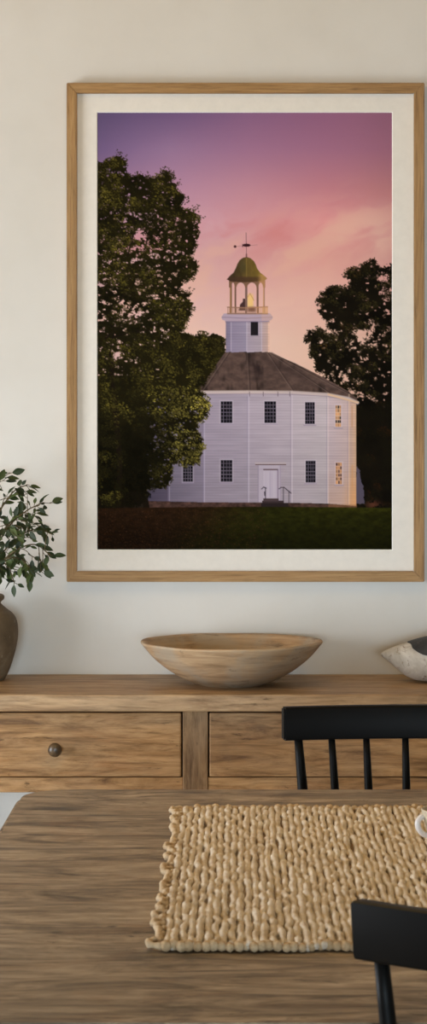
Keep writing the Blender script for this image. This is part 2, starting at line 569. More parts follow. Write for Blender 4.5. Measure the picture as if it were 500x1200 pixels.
    gap = np.exp(-((XX - 404) / 26) ** 2 - ((YY - 449) / 13) ** 2) * .30 + np.exp(-((XX - 428) / 22) ** 2 - ((YY - 396) / 22) ** 2) * .24 + np.exp(-((XX - 380) / 14) ** 2 - ((YY - 385) / 14) ** 2) * .2 + np.exp(-((XX - 446) / 12) ** 2 - ((YY - 332) / 22) ** 2) * .2
    hole = sm(fbm(5, 4, 26, 3) + gap, .68, .78) * sm(480 - YY, 0, 14)
    mR = mR * (1 - hole)
    dk = np.array((22, 18, 11.))[None, None] * (0.45 + .75 * tone[..., None])
    img = img * (1 - mR[..., None]) + dk * mR[..., None]
    vis = mR > .5
    clumps(mR, 150, 350, 462, 300, 596, 4, 9, 60, (20, 17, 10), lambda x, y: np.array((66, 58, 28.)) * (.36 if y > 470 else rng.uniform(.55, 1.15)) + (rng.random() < .08) * np.array((24, 6, 2.)), .85)
    fringe(mR, 1300, (34, 28, 17), 1.0, 480)
    # pale shed and rust shrubs at its foot
    over(poly([(416, 543), (419, 549), (421, 560), (425, 570), (426, 590), (416, 590)], e1 * .3, e2 * .3), (92, 84, 102), .85)
    over(np.exp(-((XX - 436) / 9) ** 2 - ((YY - 591) / 5) ** 2) * (fbm(3, 3, 29, 2) > .45), (112, 62, 46), .7)

    # --- left tree, part that stands behind the church
    e1 = (fbm(10, 10, 41, 4, .75) - .5) * 17; e2 = (fbm(10, 10, 42, 4, .75) - .5) * 17
    BT = [(190, 400), (211, 388), (222, 391), (233, 396), (244, 391), (256, 392), (263, 398), (264, 420), (240, 470), (190, 470)]
    mB = poly(BT, e1 * .6, e2 * .6)
    tl = fbm(22, 18, 44, 4)
    img = img * (1 - mB[..., None]) + (np.array((36, 32, 15.)) * (.5 + .8 * tl[..., None])) * mB[..., None]

    clumps(mB, 40, 205, 264, 388, 450, 4, 8, 70, (26, 22, 10), lambda x, y: np.array((80, 72, 30.)) * rng.uniform(.5, 1.1), .9)
    # --- church
    def facet(x0, x1, yt0, yt1, yb0, yb1, c0, c1):
        m = poly([(x0, yt0), (x1, yt1), (x1, yb1), (x0, yb0)])
        t = np.clip((XX - x0) / (x1 - x0), 0, 1)[..., None]
        c = np.asarray(c0, float) * (1 - t) + np.asarray(c1, float) * t
        boards = 1 - .055 * (np.sin(YY * 2 * math.pi / 3.1) > .55) - .03 * (fbm(30, 3, 51, 3)[..., None][..., 0] - .5) * 4
        g = 1 - .10 * sm(YY, 470, 592)
        c = c * (boards * g)[..., None]
        mk = m[..., None]
        nonlocal img
        img = img * (1 - mk) + c * mk
    # roof
    RF = [(264, 412), (275, 410), (290, 409.5), (305, 410.5), (316, 413), (345, 425.5), (370, 438), (392, 449.5), (408, 459), (417.5, 467), (417.5, 471), (400, 466), (380, 462), (341, 460), (290, 460), (231, 460), (231, 457), (247, 436)]
    mF = poly(RF)
    rn = fbm(7, 4, 61, 4)
    stain = fbm(9, 26, 62, 3)
    rc = np.array((84, 66, 60.)) * (.70 + .5 * rn[..., None]) * (1.08 - .45 * sm(stain, .5, .75)[..., None])
    img = img * (1 - mF[..., None]) + rc * mF[..., None]
    for (a, b_, c, d) in ((268, 412, 238, 457), (289, 411, 291, 458), (312, 413, 342, 458), (314, 413, 384, 460), (316, 413, 410, 463)):
        line(a, b_, c, d, .9, (120, 100, 92), .5)
        line(a + 1.6, b_, c + 2, d, 1.1, (52, 40, 38), .5)
    over(mF * np.exp(-((XX - 303) / 11) ** 2 - ((YY - 428) / 13) ** 2) * sm(stain, .35, .6), (40, 30, 30), .75)
    over(mF * np.exp(-((XX - 333) / 30) ** 2 - ((YY - 432 - .45 * (XX - 333)) / 5) ** 2), (52, 40, 38), .5)
    # walls
    facet(168, 199, 462, 461, 587, 588, (78, 70, 88), (98, 88, 108))
    facet(198.5, 239, 461, 461, 588, 588, (122, 112, 130), (140, 128, 146))
    facet(239, 291, 461, 461, 588, 589, (158, 145, 161), (167, 154, 168))
    facet(291, 341.5, 461, 461, 589, 589, (174, 160, 173), (180, 166, 176))
    facet(341.5, 383.5, 461, 462.5, 589, 590, (185, 171, 180), (192, 178, 183))
    facet(383.5, 408, 462.5, 467, 590, 592, (194, 174, 180), (200, 174, 172))
    facet(408, 416.5, 467, 471, 592, 593, (194, 164, 156), (214, 174, 144))
    over(poly([(383.5, 462), (416.5, 471), (416.5, 593), (383.5, 590)]) * sm(YY, 530, 592) * (.35 + .65 * sm(XX, 398, 414)), (222, 154, 92), .6)
    for x, yb, c in ((198.5, 588, (168, 158, 184)), (239.3, 588, (186, 175, 196)), (291, 589, (204, 192, 208)), (341.5, 589, (212, 198, 208)), (383.5, 590, (222, 202, 200)), (408, 592, (224, 190, 160))):
        line(x, 462, x, yb, 1.6, c, .45)
        line(x - 1.5, 463, x - 1.5, yb, .7, (128, 114, 138), .45)
    # cornice
    for a, b_ in (((231, 459.5), (290, 459)), ((290, 459), (342, 459.5)), ((342, 459.5), (384, 462)), ((384, 462), (408, 466.8)), ((408, 466.8), (418, 471.5))):
        line(*a, *b_, 3.6, (192, 174, 172))
        line(a[0], a[1] - 1.6, b_[0], b_[1] - 1.6, 1.0, (150, 128, 120), .8)
        line(a[0], a[1] + 2.4, b_[0], b_[1] + 2.4, 1.0, (134, 118, 132), .6)
    line(384, 462, 418, 471.5, 2.4, (222, 182, 140), .7)
    for x in (292, 308, 325, 339):
        line(x, 459, x, 464, .9, (90, 76, 84), .7)
    # windows
    def window(x0, y0, x1, y1, nx, ny, pane=(17, 15, 20), bar=(104, 94, 108), warm=0):
        rect(x0 - 1.4, y0 - 1.4, x1 + 1.4, y1 + 1.8, (206, 194, 208), .28)
        rect(x0, y0, x1, y1, bar)
        w = (x1 - x0) / nx; h = (y1 - y0) / ny
        for a in range(nx):
            for b_ in range(ny):
                c = np.array(pane, float) + rng.uniform(-6, 14)
                if warm and rng.random() < warm:
                    c = np.array((196, 140, 92.)) * rng.uniform(.6, 1.1)
                rect(x0 + a * w + .34, y0 + b_ * h + .34, x0 + (a + 1) * w - .34, y0 + (b_ + 1) * h - .34, c)
        rect(x0, (y0 + y1) / 2 - .5, x1, (y0 + y1) / 2 + .5, bar, .9)
        rect(x0 - 1.8, y1 + .8, x1 + 1.8, y1 + 2, (140, 126, 146), .6)
    window(258.4, 470, 272, 495.5, 4, 6)
    window(309.3, 470, 323, 495.5, 4, 6)
    window(356.6, 471, 368, 496.5, 4, 6)
    window(392, 474.5, 398.8, 500, 3, 6, bar=(214, 178, 152), warm=.75)
    window(214.4, 542, 226, 564, 4, 6, warm=.06)
    window(258.4, 538.5, 272, 564, 4, 6)
    window(357.4, 539.5, 369, 565, 4, 6)
    window(392.4, 541.5, 399.8, 567, 3, 6, pane=(80, 52, 48), bar=(206, 164, 140), warm=.5)
    line(411.5, 476, 411.5, 500, 1.5, (190, 140, 104), .6); line(411.7, 545, 411.7, 570, 1.5, (200, 146, 96), .6)
    # doorway
    rect(302, 544, 328.5, 588, (174, 161, 174)); rect(301.8, 545, 302.7, 588, (134, 120, 140), .7); rect(327.3, 545, 328.2, 588, (140, 126, 146), .7)
    rect(298.3, 541.3, 335, 543.4, (178, 162, 166)); rect(298.8, 543.2, 334.5, 544.6, (110, 90, 92))
    rect(303, 549, 333, 550, (150, 134, 148), .5)
    rect(308, 549, 325.3, 584, (182, 169, 182)); rect(308, 549, 325.3, 550.6, (104, 86, 92)); rect(324.4, 550, 325.6, 584, (118, 102, 122), .8)
    for x in (310.5, 317.6):
        rect(x, 553, x + .6, 582, (158, 144, 164), .6); rect(x + 4.9, 553, x + 5.5, 582, (158, 144, 164), .6)
    rect(316.2, 550.6, 316.8, 584, (140, 126, 148), .6)
    # foundation, steps, railings
    fm = poly([(168, 586.5), (239, 588), (341, 588.6), (383, 589.6), (417, 592.5), (417, 598), (168, 598)])
    fc = np.array((70, 50, 44.)) * (.55 + .9 * fbm(4, 2.5, 71, 2)[..., None])
    img = img * (1 - fm[..., None]) + fc * fm[..., None]
    rect(384, 590.5, 417, 594, (150, 102, 66), .45)
    rect(308, 583.3, 326, 586.5, (66, 52, 54)); rect(306.5, 586, 332, 589.4, (56, 44, 46)); rect(305.5, 589, 337.5, 594, (40, 32, 32))
    rect(308, 583.3, 326, 584.2, (112, 96, 100), .8); rect(306.5, 586, 332, 586.7, (96, 80, 84), .8)
    dkr = (54, 46, 56)
    line(310.5, 571.5, 310.5, 584, 1.1, dkr, .85); line(306, 572.5, 308.5, 570.3, 1, dkr, .85); line(308.5, 570.3, 311.5, 571.5, 1.2, dkr, .85); line(309.5, 576, 309.8, 580, 1.4, dkr, .8)
    line(326.3, 572.3, 329, 570.6, 1, dkr, .9); line(329, 570.6, 332, 570.4, 1, dkr, .9); line(332, 570.4, 340.5, 577.5, 1, dkr, .9)
    line(331.5, 571, 331.5, 587, .9, dkr, .8); line(337.8, 575.5, 337.8, 589, .9, dkr, .8)
    rect(175, 578, 177.5, 583, (30, 26, 36), .9)
    rect(233.2, 544, 234.6, 546, (50, 36, 36), .8)

    # --- tower
    for (xa, xb, c0, c1) in ((264.2, 270.5, (124, 114, 136), (134, 123, 146)), (270.5, 288.7, (140, 129, 152), (150, 139, 160)), (288.7, 306.2, (166, 152, 168), (172, 156, 166)), (306.2, 313.2, (182, 158, 160), (192, 162, 154)), (313.2, 315.3, (220, 180, 166), (226, 186, 164))):
        facet(xa, xb, 374, 374, 413, 412, c0, c1)
    rect(292.9, 376.5, 302.6, 393.3, (150, 136, 156)); rect(293.4, 377, 302.1, 393, (34, 30, 34))
    for x in (270.5, 288.7, 306.2):
        line(x, 377, x, 411, .9, (204, 190, 208), .6)
    over(poly([(262, 367.5), (316, 367.5), (319, 371.5), (318, 374.5), (313, 377), (266, 377), (260, 374.5), (259.3, 371.5)]), (176, 156, 172))
    line(260, 371.7, 288, 373, 1, (128, 108, 130), .7); line(288, 373, 318.5, 371.7, 1, (150, 122, 126), .7)
    line(264, 377, 315, 377, 1, (104, 90, 118), .7); rect(306, 368, 318, 376, (214, 168, 150), .35)
    # belfry: pale sky between posts, bell wheel
    over(np.exp(-((XX - 293) / 3.6) ** 6 - ((YY - 353) / 8.5) ** 6), (232, 192, 124), .95)
    line(292.6, 344, 297, 352, 1.0, (196, 150, 92), .9); line(288.5, 350, 292.6, 344, 1.0, (190, 146, 92), .7)
    over(poly([(279.5, 364), (281, 357), (284, 354), (284.5, 350), (286.6, 350), (287.5, 356), (289, 364)]), (64, 42, 42), .95)
    over(np.exp(-((XX - 294.5) / 5) ** 4 - ((YY - 362.5) / 3) ** 4), (96, 62, 50), .95)
    for x, w, c in ((270.2, 2.1, (142, 104, 62)), (275.4, 1.7, (116, 84, 66)), (288, 2.4, (124, 96, 88)), (301.3, 2.0, (118, 84, 70)), (308.6, 1.5, (196, 146, 104))):
        line(x, 329, x, 366, w, c); line(x + w / 2, 331, x + w / 2, 366, .6, (84, 58, 54), .6)
    # arches
    am = poly([(268, 328), (310.5, 327), (310.5, 337), (268, 337)])
    for xc, hw in ((272.8, 1.9), (281.7, 5.0), (294.7, 5.4), (305, 2.7)):
        am = am * (1 - (((XX - xc) / hw) ** 2 + ((YY - 337.5) / 6.2) ** 2 < 1))
    over(am, (124, 92, 72))
    over(am * (XX > 303), (190, 140, 92), .7)
    # balustrade
    line(266.3, 360, 288, 360.8, 1.2, (140, 104, 86)); line(288, 360.8, 313, 359.6, 1.2, (170, 122, 90))
    line(266.3, 367.6, 313, 367.6, 1.5, (134, 104, 96))
    for k in range(24):
        x = 266.8 + k * 2
        line(x, 360, x, 368, .8, (156, 116, 92) if x < 300 else (196, 142, 98), .9)
    rect(307, 360, 313, 368, (210, 158, 104), .4)
    # dome
    DM = [(265.5, 327.5), (269, 323.5), (273.4, 319.5), (276, 314.5), (277.8, 309.5), (280.5, 305), (284.5, 302.2), (288.6, 301.3), (293.2, 302.8), (297, 306), (299.4, 310.5), (301, 315), (304.5, 319.7), (309.5, 323.5), (312.6, 326.5), (310, 328.5), (300, 330), (286, 331), (270, 330)]
    mD = poly(DM)
    tD = np.clip((XX - 274) / 32, 0, 1)[..., None]
    cD = (np.array((66, 52, 34.)) * (1 - tD) + np.array((122, 100, 44.)) * tD) * (.85 + .3 * fbm(4, 8, 81, 2)[..., None])
    img = img * (1 - mD[..., None]) + cD * mD[..., None]
    over(mD * np.exp(-((XX - 284) / 4) ** 2 - ((YY - 312) / 8) ** 2), (76, 72, 46), .5)
    line(288.4, 302, 288.6, 325, .8, (150, 130, 62), .5)
    over(mD * sm(YY, 323, 326), (70, 48, 38), .7)
    over(mD * sm(XX, 300, 307) * sm(YY, 318, 324), (182, 138, 84), .8)
    # weather vane
    line(288, 273, 288.4, 302, .55, (92, 58, 70), .9); line(288.4, 298, 288.4, 302, 1.3, (96, 60, 60), .9)
    line(276, 289, 301, 287.2, .4, (120, 76, 84), .6)
    over(((XX - 288.6) / 4.6) ** 2 + ((YY - 287.6) / 1.8) ** 2 < 1, (54, 26, 32)); over(poly([(283.5, 286), (286, 287.5), (283.8, 290)]), (54, 26, 32))
    over(((XX - 275.2) / 1.6) ** 2 + ((YY - 289.2) / 1.6) ** 2 < 1, (66, 34, 42))

    # --- the big left tree in front
    LT = [(100, 190), (114, 190), (122, 193), (131, 187), (136, 181), (141, 182), (146, 192), (152, 204), (160, 206), (166, 204), (174, 209), (184, 206), (194, 204), (201, 206), (208, 217), (214, 231), (217, 246),
          (224, 245), (232, 253), (233, 262), (231, 275), (230, 289), (223, 300), (232, 310), (229, 321), (218, 329), (208, 338), (224, 343), (226, 356), (224, 368), (216, 379), (210, 388), (222, 392), (240, 396),
          (250, 400), (250, 436), (242, 448), (234, 456), (240, 464), (246, 474), (242, 489), (230, 497), (236, 511), (234, 529), (230, 541), (214, 542), (202, 547), (201, 558), (194, 571), (181, 574), (173, 570),
          (171, 582), (168, 592), (150, 594), (100, 596)]
    mL = poly(LT, e1, e2)
    tone = fbm(24, 18, 101, 4, .6)
    def ge(x, y, rx, ry):
        return np.exp(-((XX - x) / rx) ** 2 - ((YY - y) / ry) ** 2)
    gap = .30 * ge(138, 416, 14, 16) + .23 * ge(162, 275, 16, 24) + .22 * ge(150, 366, 28, 14) + .1 * ge(122, 340, 14, 18) + .10 * ge(185, 300, 40, 40) + .08 * ge(215, 510, 30, 40) + .14 * ge(186, 520, 10, 40)
    hole = sm(fbm(4.2, 3.2, 104, 3) + gap + .045 * sm(450 - YY, 0, 60), .715, .80)
    hole = hole * np.where((YY > 440) & (XX < 172), 0, 1)
    mL = mL * (1 - hole)
    dk = np.array((30, 26, 11.)) * (.40 + .9 * tone[..., None])
    dk = dk * (1 - .45 * sm(YY, 470, 540)[..., None] * sm(XX, 215, 165)[..., None])
    img = img * (1 - mL[..., None]) + dk * mL[..., None]
    over(poly([(112, 575), (172, 575), (176, 597), (112, 597)]), (20, 16, 9), .92)
    # limbs
    for pts in ([(128, 420), (134, 390), (128, 366), (142, 352), (150, 336)], [(120, 400), (138, 384), (158, 374), (182, 372)], [(150, 300), (158, 270), (156, 250)], [(170, 292), (176, 268)], [(116, 372), (130, 366)], [(130, 396), (150, 390), (176, 386)], [(140, 600), (141, 540), (136, 480), (130, 420)]):
        for a, b_ in zip(pts[:-1], pts[1:]):
            line(*a, *b_, 2.2 if pts[0][1] < 500 else 6, (24, 17, 12), .85)
    def lightL(x, y):
        t_ = tone[min(max(int((y - Y0) * S), 0), H - 1), min(max(int((x - X0) * S), 0), W - 1)]
        v_ = np.clip((t_ - .28) * 2.8, .35, 1.2) * rng.uniform(.7, 1.15)
        low = np.clip((x - 168) / 40, 0, 1) * np.clip((y - 430) / 50, 0, 1)
        deep = np.clip((200 - x) / 30, 0, 1) * np.clip((y - 480) / 50, 0, 1) * np.clip((x - 134) / 12, 0, 1)
        c_ = np.array((104, 94, 36.)) * (1 - low) + np.array((184, 168, 74.)) * low
        return c_ * max(v_, .75 * low) * (1 - .75 * deep)
    fringe(mL, 2600, (46, 40, 18), 1.0, 580)
    clumps(mL, 520, 112, 250, 180, 596, 4, 10, 62, (22, 19, 9), lightL, .85)
    # stray leaves against the sky along the edge
    em = [(141, 180), (146, 188), (174, 207), (202, 205), (209, 216), (230, 243), (234, 254), (222, 341), (160, 204)]
    for (x, y) in em:
        for k in range(12):
            leaves([x + rng.normal(0, 2.5)], [y + rng.normal(0, 2.5)], [rng.uniform(.7, 1.3)], [rng.uniform(.4, .8)], [rng.uniform(0, 3)], [np.array((48, 40, 26.))], [.8])

    # --- lawn with fallen leaves
    gl = 593.4 + 1.3 * ((XX - 300) / 160) ** 2
    mG = sm(YY, gl - .4, gl + .6)
    gn = fbm(5, 2.6, 91, 4); gb = fbm(60, 18, 92, 3)
    mixg = np.clip(sm(XX + 26 * (gb - .5) + .9 * (YY - 594), 200, 330), 0, 1)[..., None]
    gc = np.array((32, 20, 11.)) * (1 - mixg) + np.array((31, 31, 8.)) * mixg
    gc = gc * (.62 + .75 * gn[..., None]) * (1.14 - .42 * sm(YY, 600, 640)[..., None]) * (1 - .25 * sm(np.abs(XX - 150), 40, 0)[..., None] * 0)
    gc = gc * (1 + .35 * (sm(YY, 602, 595) * sm(XX, 330, 420))[..., None])
    img = img * (1 - mG[..., None]) + gc * mG[..., None]
    n = 1900
    lx = 114 + rng.random(n) ** 1.4 * 200; ly = rng.uniform(597, 642, n)
    leaves(lx, ly, rng.uniform(.5, 1.1, n), rng.uniform(.3, .6, n), rng.uniform(0, 3, n), np.array((62, 38, 22.)) * rng.uniform(.4, 1.3, (n, 1)), rng.uniform(.3, .75, n))

    # the print darkens a little to its corners, as that photograph was developed
    vg = 1 - .04 * sm(np.abs(XX - 286) / 172, .7, 1.05) 
    img = img * vg[..., None]
    img = np.clip(img, 0, 255)
    # print dots merge: average down to half
    img = img.reshape(H // 2, 2, W // 2 if W % 2 == 0 else W // 2, 2, 3).mean((1, 3)) if W % 2 == 0 else img[:, :W - 1].reshape(H // 2, 2, (W - 1) // 2, 2, 3).mean((1, 3))
    return img

# ------------------------------------------------------------------ framed picture on the wall
FR_D = .026                      # frame depth
FY = WALL_Y - .004 - FR_D        # front plane of the frame
fo0 = P(78, 97, FY); fo1 = P(497, 682, FY)
fi0 = P(90, 109, FY); fi1 = P(485, 669.5, FY)
MY = WALL_Y - .016               # front of the mat board
mo0 = P(114, 132, MY); mo1 = P(459, 644, MY)
pc = Vector(((fo0.x + fo1.x) / 2, WALL_Y, fo1.z))
pic = empty('framed_picture', pc, 'oak framed photograph of a white round church at sunset, hung on the plaster wall', 'picture')
def loc(v):
    return v - pc
def bar(a, b_, c, d, mat):
    """mitred frame bar: outer a->b, inner d->c, in the plane of the wall"""
    bm = nb()
    y0, y1 = FY - pc.y, WALL_Y - .002 - pc.y
    q = [bm.verts.new((p[0], y, p[1])) for y in (y0, y1) for p in (a, b_, c, d)]
    for f in ((0, 1, 2, 3), (7, 6, 5, 4), (0, 4, 5, 1), (1, 5, 6, 2), (2, 6, 7, 3), (3, 7, 4, 0)):
        bm.faces.new([q[k] for k in f])
    bmesh.ops.bevel(bm, geom=bm.edges[:], offset=.0012, segments=2, affect='EDGES')
    build('frame_bar', bm, mat, pic)
O = [(fo0.x - pc.x, fo0.z - pc.z), (fo1.x - pc.x, fo0.z - pc.z), (fo1.x - pc.x, fo1.z - pc.z), (fo0.x - pc.x, fo1.z - pc.z)]
I = [(fi0.x - pc.x, fi0.z - pc.z), (fi1.x - pc.x, fi0.z - pc.z), (fi1.x - pc.x, fi1.z - pc.z), (fi0.x - pc.x, fi1.z - pc.z)]
for k in range(4):
    bar(O[k], O[(k + 1) % 4], I[(k + 1) % 4], I[k], oak_x if k % 2 == 0 else oak_z)
# mat board with a bevelled window
bm = nb()
a0, a1 = loc(fi0), loc(fi1); b0, b1 = loc(mo0), loc(mo1)
e = .003
y = MY - pc.y
def ring(bm, x0, z0, x1, z1, y):
    return [bm.verts.new((x0, y, z0)), bm.verts.new((x1, y, z0)), bm.verts.new((x1, y, z1)), bm.verts.new((x0, y, z1))]
r0 = ring(bm, a0.x - e, a0.z + e, a1.x + e, a1.z - e, y + .003)
r1 = ring(bm, a0.x - e, a0.z + e, a1.x + e, a1.z - e, y)
r2 = ring(bm, b0.x - .0016, b0.z + .0016, b1.x + .0016, b1.z - .0016, y)
r3 = ring(bm, b0.x, b0.z, b1.x, b1.z, y + .0016)
for s, (u, v) in enumerate(((r0, r1), (r1, r2), (r2, r3))):
    for k in range(4):
        f = bm.faces.new((u[k], u[(k + 1) % 4], v[(k + 1) % 4], v[k]))
        f.material_index = 1 if s == 2 else 0
o = build('mat_board', bm, [M_board, M_bevel], pic)
o['label'] = 'off white mat board'
# the print
def make_print():
    img = paint_print()
    h, w, _ = img.shape
    c = img / 255.0
    lin = np.where(c <= .04045, c / 12.92, ((c + .055) / 1.055) ** 2.4) * PRINT_GAIN
    lin = np.clip(lin, 0, 1)
    x0, x1, z1, z0 = b0.x - .0008, b1.x + .0008, b0.z + .0008, b1.z - .0008
    yy = MY - pc.y + .0020
    vx = np.linspace(x0, x1, w); vz = np.linspace(z1, z0, h)
    VX, VZ = np.meshgrid(vx, vz)
    co = np.stack([VX, np.full_like(VX, yy), VZ], -1).reshape(-1, 3).astype(np.float32)
    me = bpy.data.meshes.new('print')
    me.vertices.add(w * h)
    me.vertices.foreach_set('co', co.ravel())
    idx = np.arange(w * h).reshape(h, w)
    q = np.stack([idx[:-1, :-1], idx[1:, :-1], idx[1:, 1:], idx[:-1, 1:]], -1).reshape(-1, 4)
    nq = len(q)
    me.loops.add(nq * 4)
    me.loops.foreach_set('vertex_index', q.ravel().astype(np.int32))
    me.polygons.add(nq)
    me.polygons.foreach_set('loop_start', (np.arange(nq) * 4).astype(np.int32))
    me.update(calc_edges=True)
    at = me.color_attributes.new('ink', 'FLOAT_COLOR', 'POINT')
    at.data.foreach_set('color', np.concatenate([lin.reshape(-1, 3), np.ones((w * h, 1))], 1).astype(np.float32).ravel())
    t = NT('photographic_print')
    n = t.n('ShaderNodeAttribute', attribute_name='ink')
    me.materials.append(t.fin(n.outputs['Color'], .9, .03))
    o = bpy.data.objects.new('print', me)
    link(o, pic)
    o['label'] = 'photograph of a white round church between trees under a pink sky'
PRINT_GAIN = 1.07
make_print()

# ------------------------------------------------------------------ console table
ZT = .80
CF = 4.805                      # front edge of the top
CD = 4.83                       # plane of the drawer fronts
cx0, cx1 = -.70, .80
con = empty('console_table', (0, 4.99, 0), 'weathered brown wooden console table with drawers against the plaster wall', 'console table')
oy = 4.99
def cb(name, x0, x1, y0, y1, z0, z1, mat, bev=.002, parent=con):
    return build(name, bx(x0, x1, y0 - oy, y1 - oy, z0, z1, bev), mat, parent)
cb('tabletop', cx0, cx1, CF, WALL_Y - .004, .7655, ZT, top_x, .003)
sx0, sx1 = (214 - CX) * CD / F, (243.5 - CX) * CD / F
lx0, rx1 = cx0 + .02, cx1 - .02
d1x0 = (-83 - CX) * CD / F
d2x1 = rx1 - (d1x0 - lx0)
zb0, zb1 = .599, .6295
cb('leg', sx0, sx1, CD - .001, CD + .045, 0, .7655, side_z, .0015)
cb('leg', lx0, d1x0, CD - .001, CD + .055, 0, .7655, side_z, .0015)
cb('leg', d2x1, rx1, CD - .001, CD + .055, 0, .7655, side_z, .0015)
cb('leg', lx0, d1x0, 5.11, 5.165, 0, .7655, side_z, .0015)
cb('leg', d2x1, rx1, 5.11, 5.165, 0, .7655, side_z, .0015)
cb('lower_rail', d1x0, sx0, CD + .001, CD + .022, zb0, zb1, side_x, .0015)
cb('lower_rail', sx1, d2x1, CD + .001, CD + .022, zb0, zb1, side_x, .0015)
cb('side_panel', lx0 + .004, lx0 + .022, CD + .05, 5.12, zb0, .7655, side_y)
cb('side_panel', rx1 - .022, rx1 - .004, CD + .05, 5.12, zb0, .7655, side_y)
cb('back_panel', d1x0, d2x1, 5.14, 5.158, zb0, .7655, side_x)
o = cb('drawer_gap_shade', d1x0, d2x1, CD + .03, CD + .036, zb0 + .004, .765, M_void, 0)  # added dark sheet behind the drawer fronts, makes their gaps look shaded
def drawer(x0, x1, knobs):
    dr = cb('drawer', x0 + .003, x1 - .003, CD - .002, CD + .02, zb1 + .0015, .7655 - .005, side_x, .003)
    for kx in knobs:
        bm = nb()
        prof = [(0, 0), (.0075, 0), (.0065, .004), (.005, .009), (.0095, .014), (.0138, .019), (.0142, .024), (.011, .029), (.006, .0315), (0, .032)]
        lathe(bm, prof, 32)
        bmesh.ops.rotate(bm, verts=bm.verts[:], cent=(0, 0, 0), matrix=Matrix.Rotation(R(90), 3, 'X'))
        bmesh.ops.translate(bm, verts=bm.verts[:], vec=(kx, CD - .002 - oy, 1.356 - (877 - CY) * CD / F))
        k = build('knob', bm, M_knob, dr, smooth=True)
        k['label'] = 'round dark metal knob'
drawer(d1x0, sx0, [(65 - CX) * 4.82 / F])
drawer(sx1, d2x1, [.52])

# ------------------------------------------------------------------ things on the console
# wooden dough bowl
BD = 4.986
bc = Vector(((271 - CX) * BD / F, BD, ZT))
bowl = tag(bpy.data.objects.new('wooden_bowl', bpy.data.meshes.new('tmp')), '', '')
bpy.data.objects.remove(bowl)
outer = [(0, .004), (.045, .003), (.062, 0), (.070, .002), (.095, .0115), (.122, .026), (.146, .043), (.166, .0605), (.180, .077), (.1875, .086)]
lip = [(.1893, .0885), (.1885, .0908), (.1845, .0915), (.1775, .0905), (.1755, .0885)]
inner = [(.169, .080), (.152, .064), (.13, .046), (.10, .031), (.06, .021), (.03, .0185), (0, .018)]
def densify(pr, m=3):
    out = [(p.x, p.y) for p in catmull([Vector((a, b, 0)) for a, b in pr], m)]
    return [(max(0, a), b) for a, b in out]
def wob(a, r, z):
    k = r / .188
    return r * (1 + .006 * math.sin(2 * a + .6) + .004 * math.sin(5 * a + 1)), z + .0007 * k * math.sin(a * 2 + 2.2) * min(1, z / .06) + .0005 * math.sin(7 * a) * k * min(1, z / .06)
bm = lathe(nb(), densify(outer) + lip + densify(inner), 96, wob=wob)
o = build('wooden_bowl', bm, M_bowl, None, loc=bc, smooth=True)
tag(o, 'wide shallow hand carved wooden bowl in worn tan wood on the console', 'bowl')

# clay jug
VD = 5.07
vs = F / VD
vc = Vector(((-25 - CX) / vs, VD, ZT))
def vz(yy):
    return CAMZ - (yy - CY) / vs - ZT
vp = [(0, .0), (.048, 0), (30 / vs, .002), (32 / vs, vz(793)), (37 / vs, vz(782)), (41.8 / vs, vz(766)), (44.8 / vs, vz(752)), (46 / vs, vz(740)), (44.8 / vs, vz(728)), (40.6 / vs, vz(719.6)), (32.2 / vs, vz(712.5)), (26.6 / vs, vz(707.5)), (26.4 / vs, vz(705)), (29.6 / vs, vz(702)), (30.2 / vs, vz(699)), (28.4 / vs, vz(696.6)), (24.5 / vs, vz(697)), (21.5 / vs, vz(703)), (23 / vs, vz(709)), (36 / vs, vz(720)), (41 / vs, vz(740)), (36 / vs, vz(770)), (24 / vs, vz(792)), (0, vz(794))]
bm = lathe(nb(), densify(vp, 4), 72, wob=lambda a, r, z: (r * (1 + .006 * math.sin(3 * a + z * 20)), z))
o = build('clay_jug', bm, M_clay, None, loc=vc, smooth=True)
tag(o, 'dark brown clay jug holding leafy green branches', 'vase')

# leafy branches standing in the jug
def leaf_mesh(bm, base, dirv, nrm, L, Wd, tone, tl):
    t = dirv.normalized()
    n_ = (nrm - t * nrm.dot(t)).normalized()
    s = t.cross(n_)
    rows = [(0, .04), (.12, .5), (.32, .95), (.52, 1.0), (.72, .74), (.88, .38), (1.0, .03)]
    prev = None
    curl = random.uniform(-.1, .28)
    for (u, w) in rows:
        c = base + t * (u * L) - n_ * (curl * L * u * u)
        hw = w * Wd / 2
        v = [bm.verts.new(c - s * hw + n_ * hw * .35), bm.verts.new(c), bm.verts.new(c + s * hw + n_ * hw * .35)]
        for q in v:
            q[tl] = tone
        if prev:
            bm.faces.new((prev[0], prev[1], v[1], v[0]))
            bm.faces.new((prev[1], prev[2], v[2], v[1]))
        prev = v

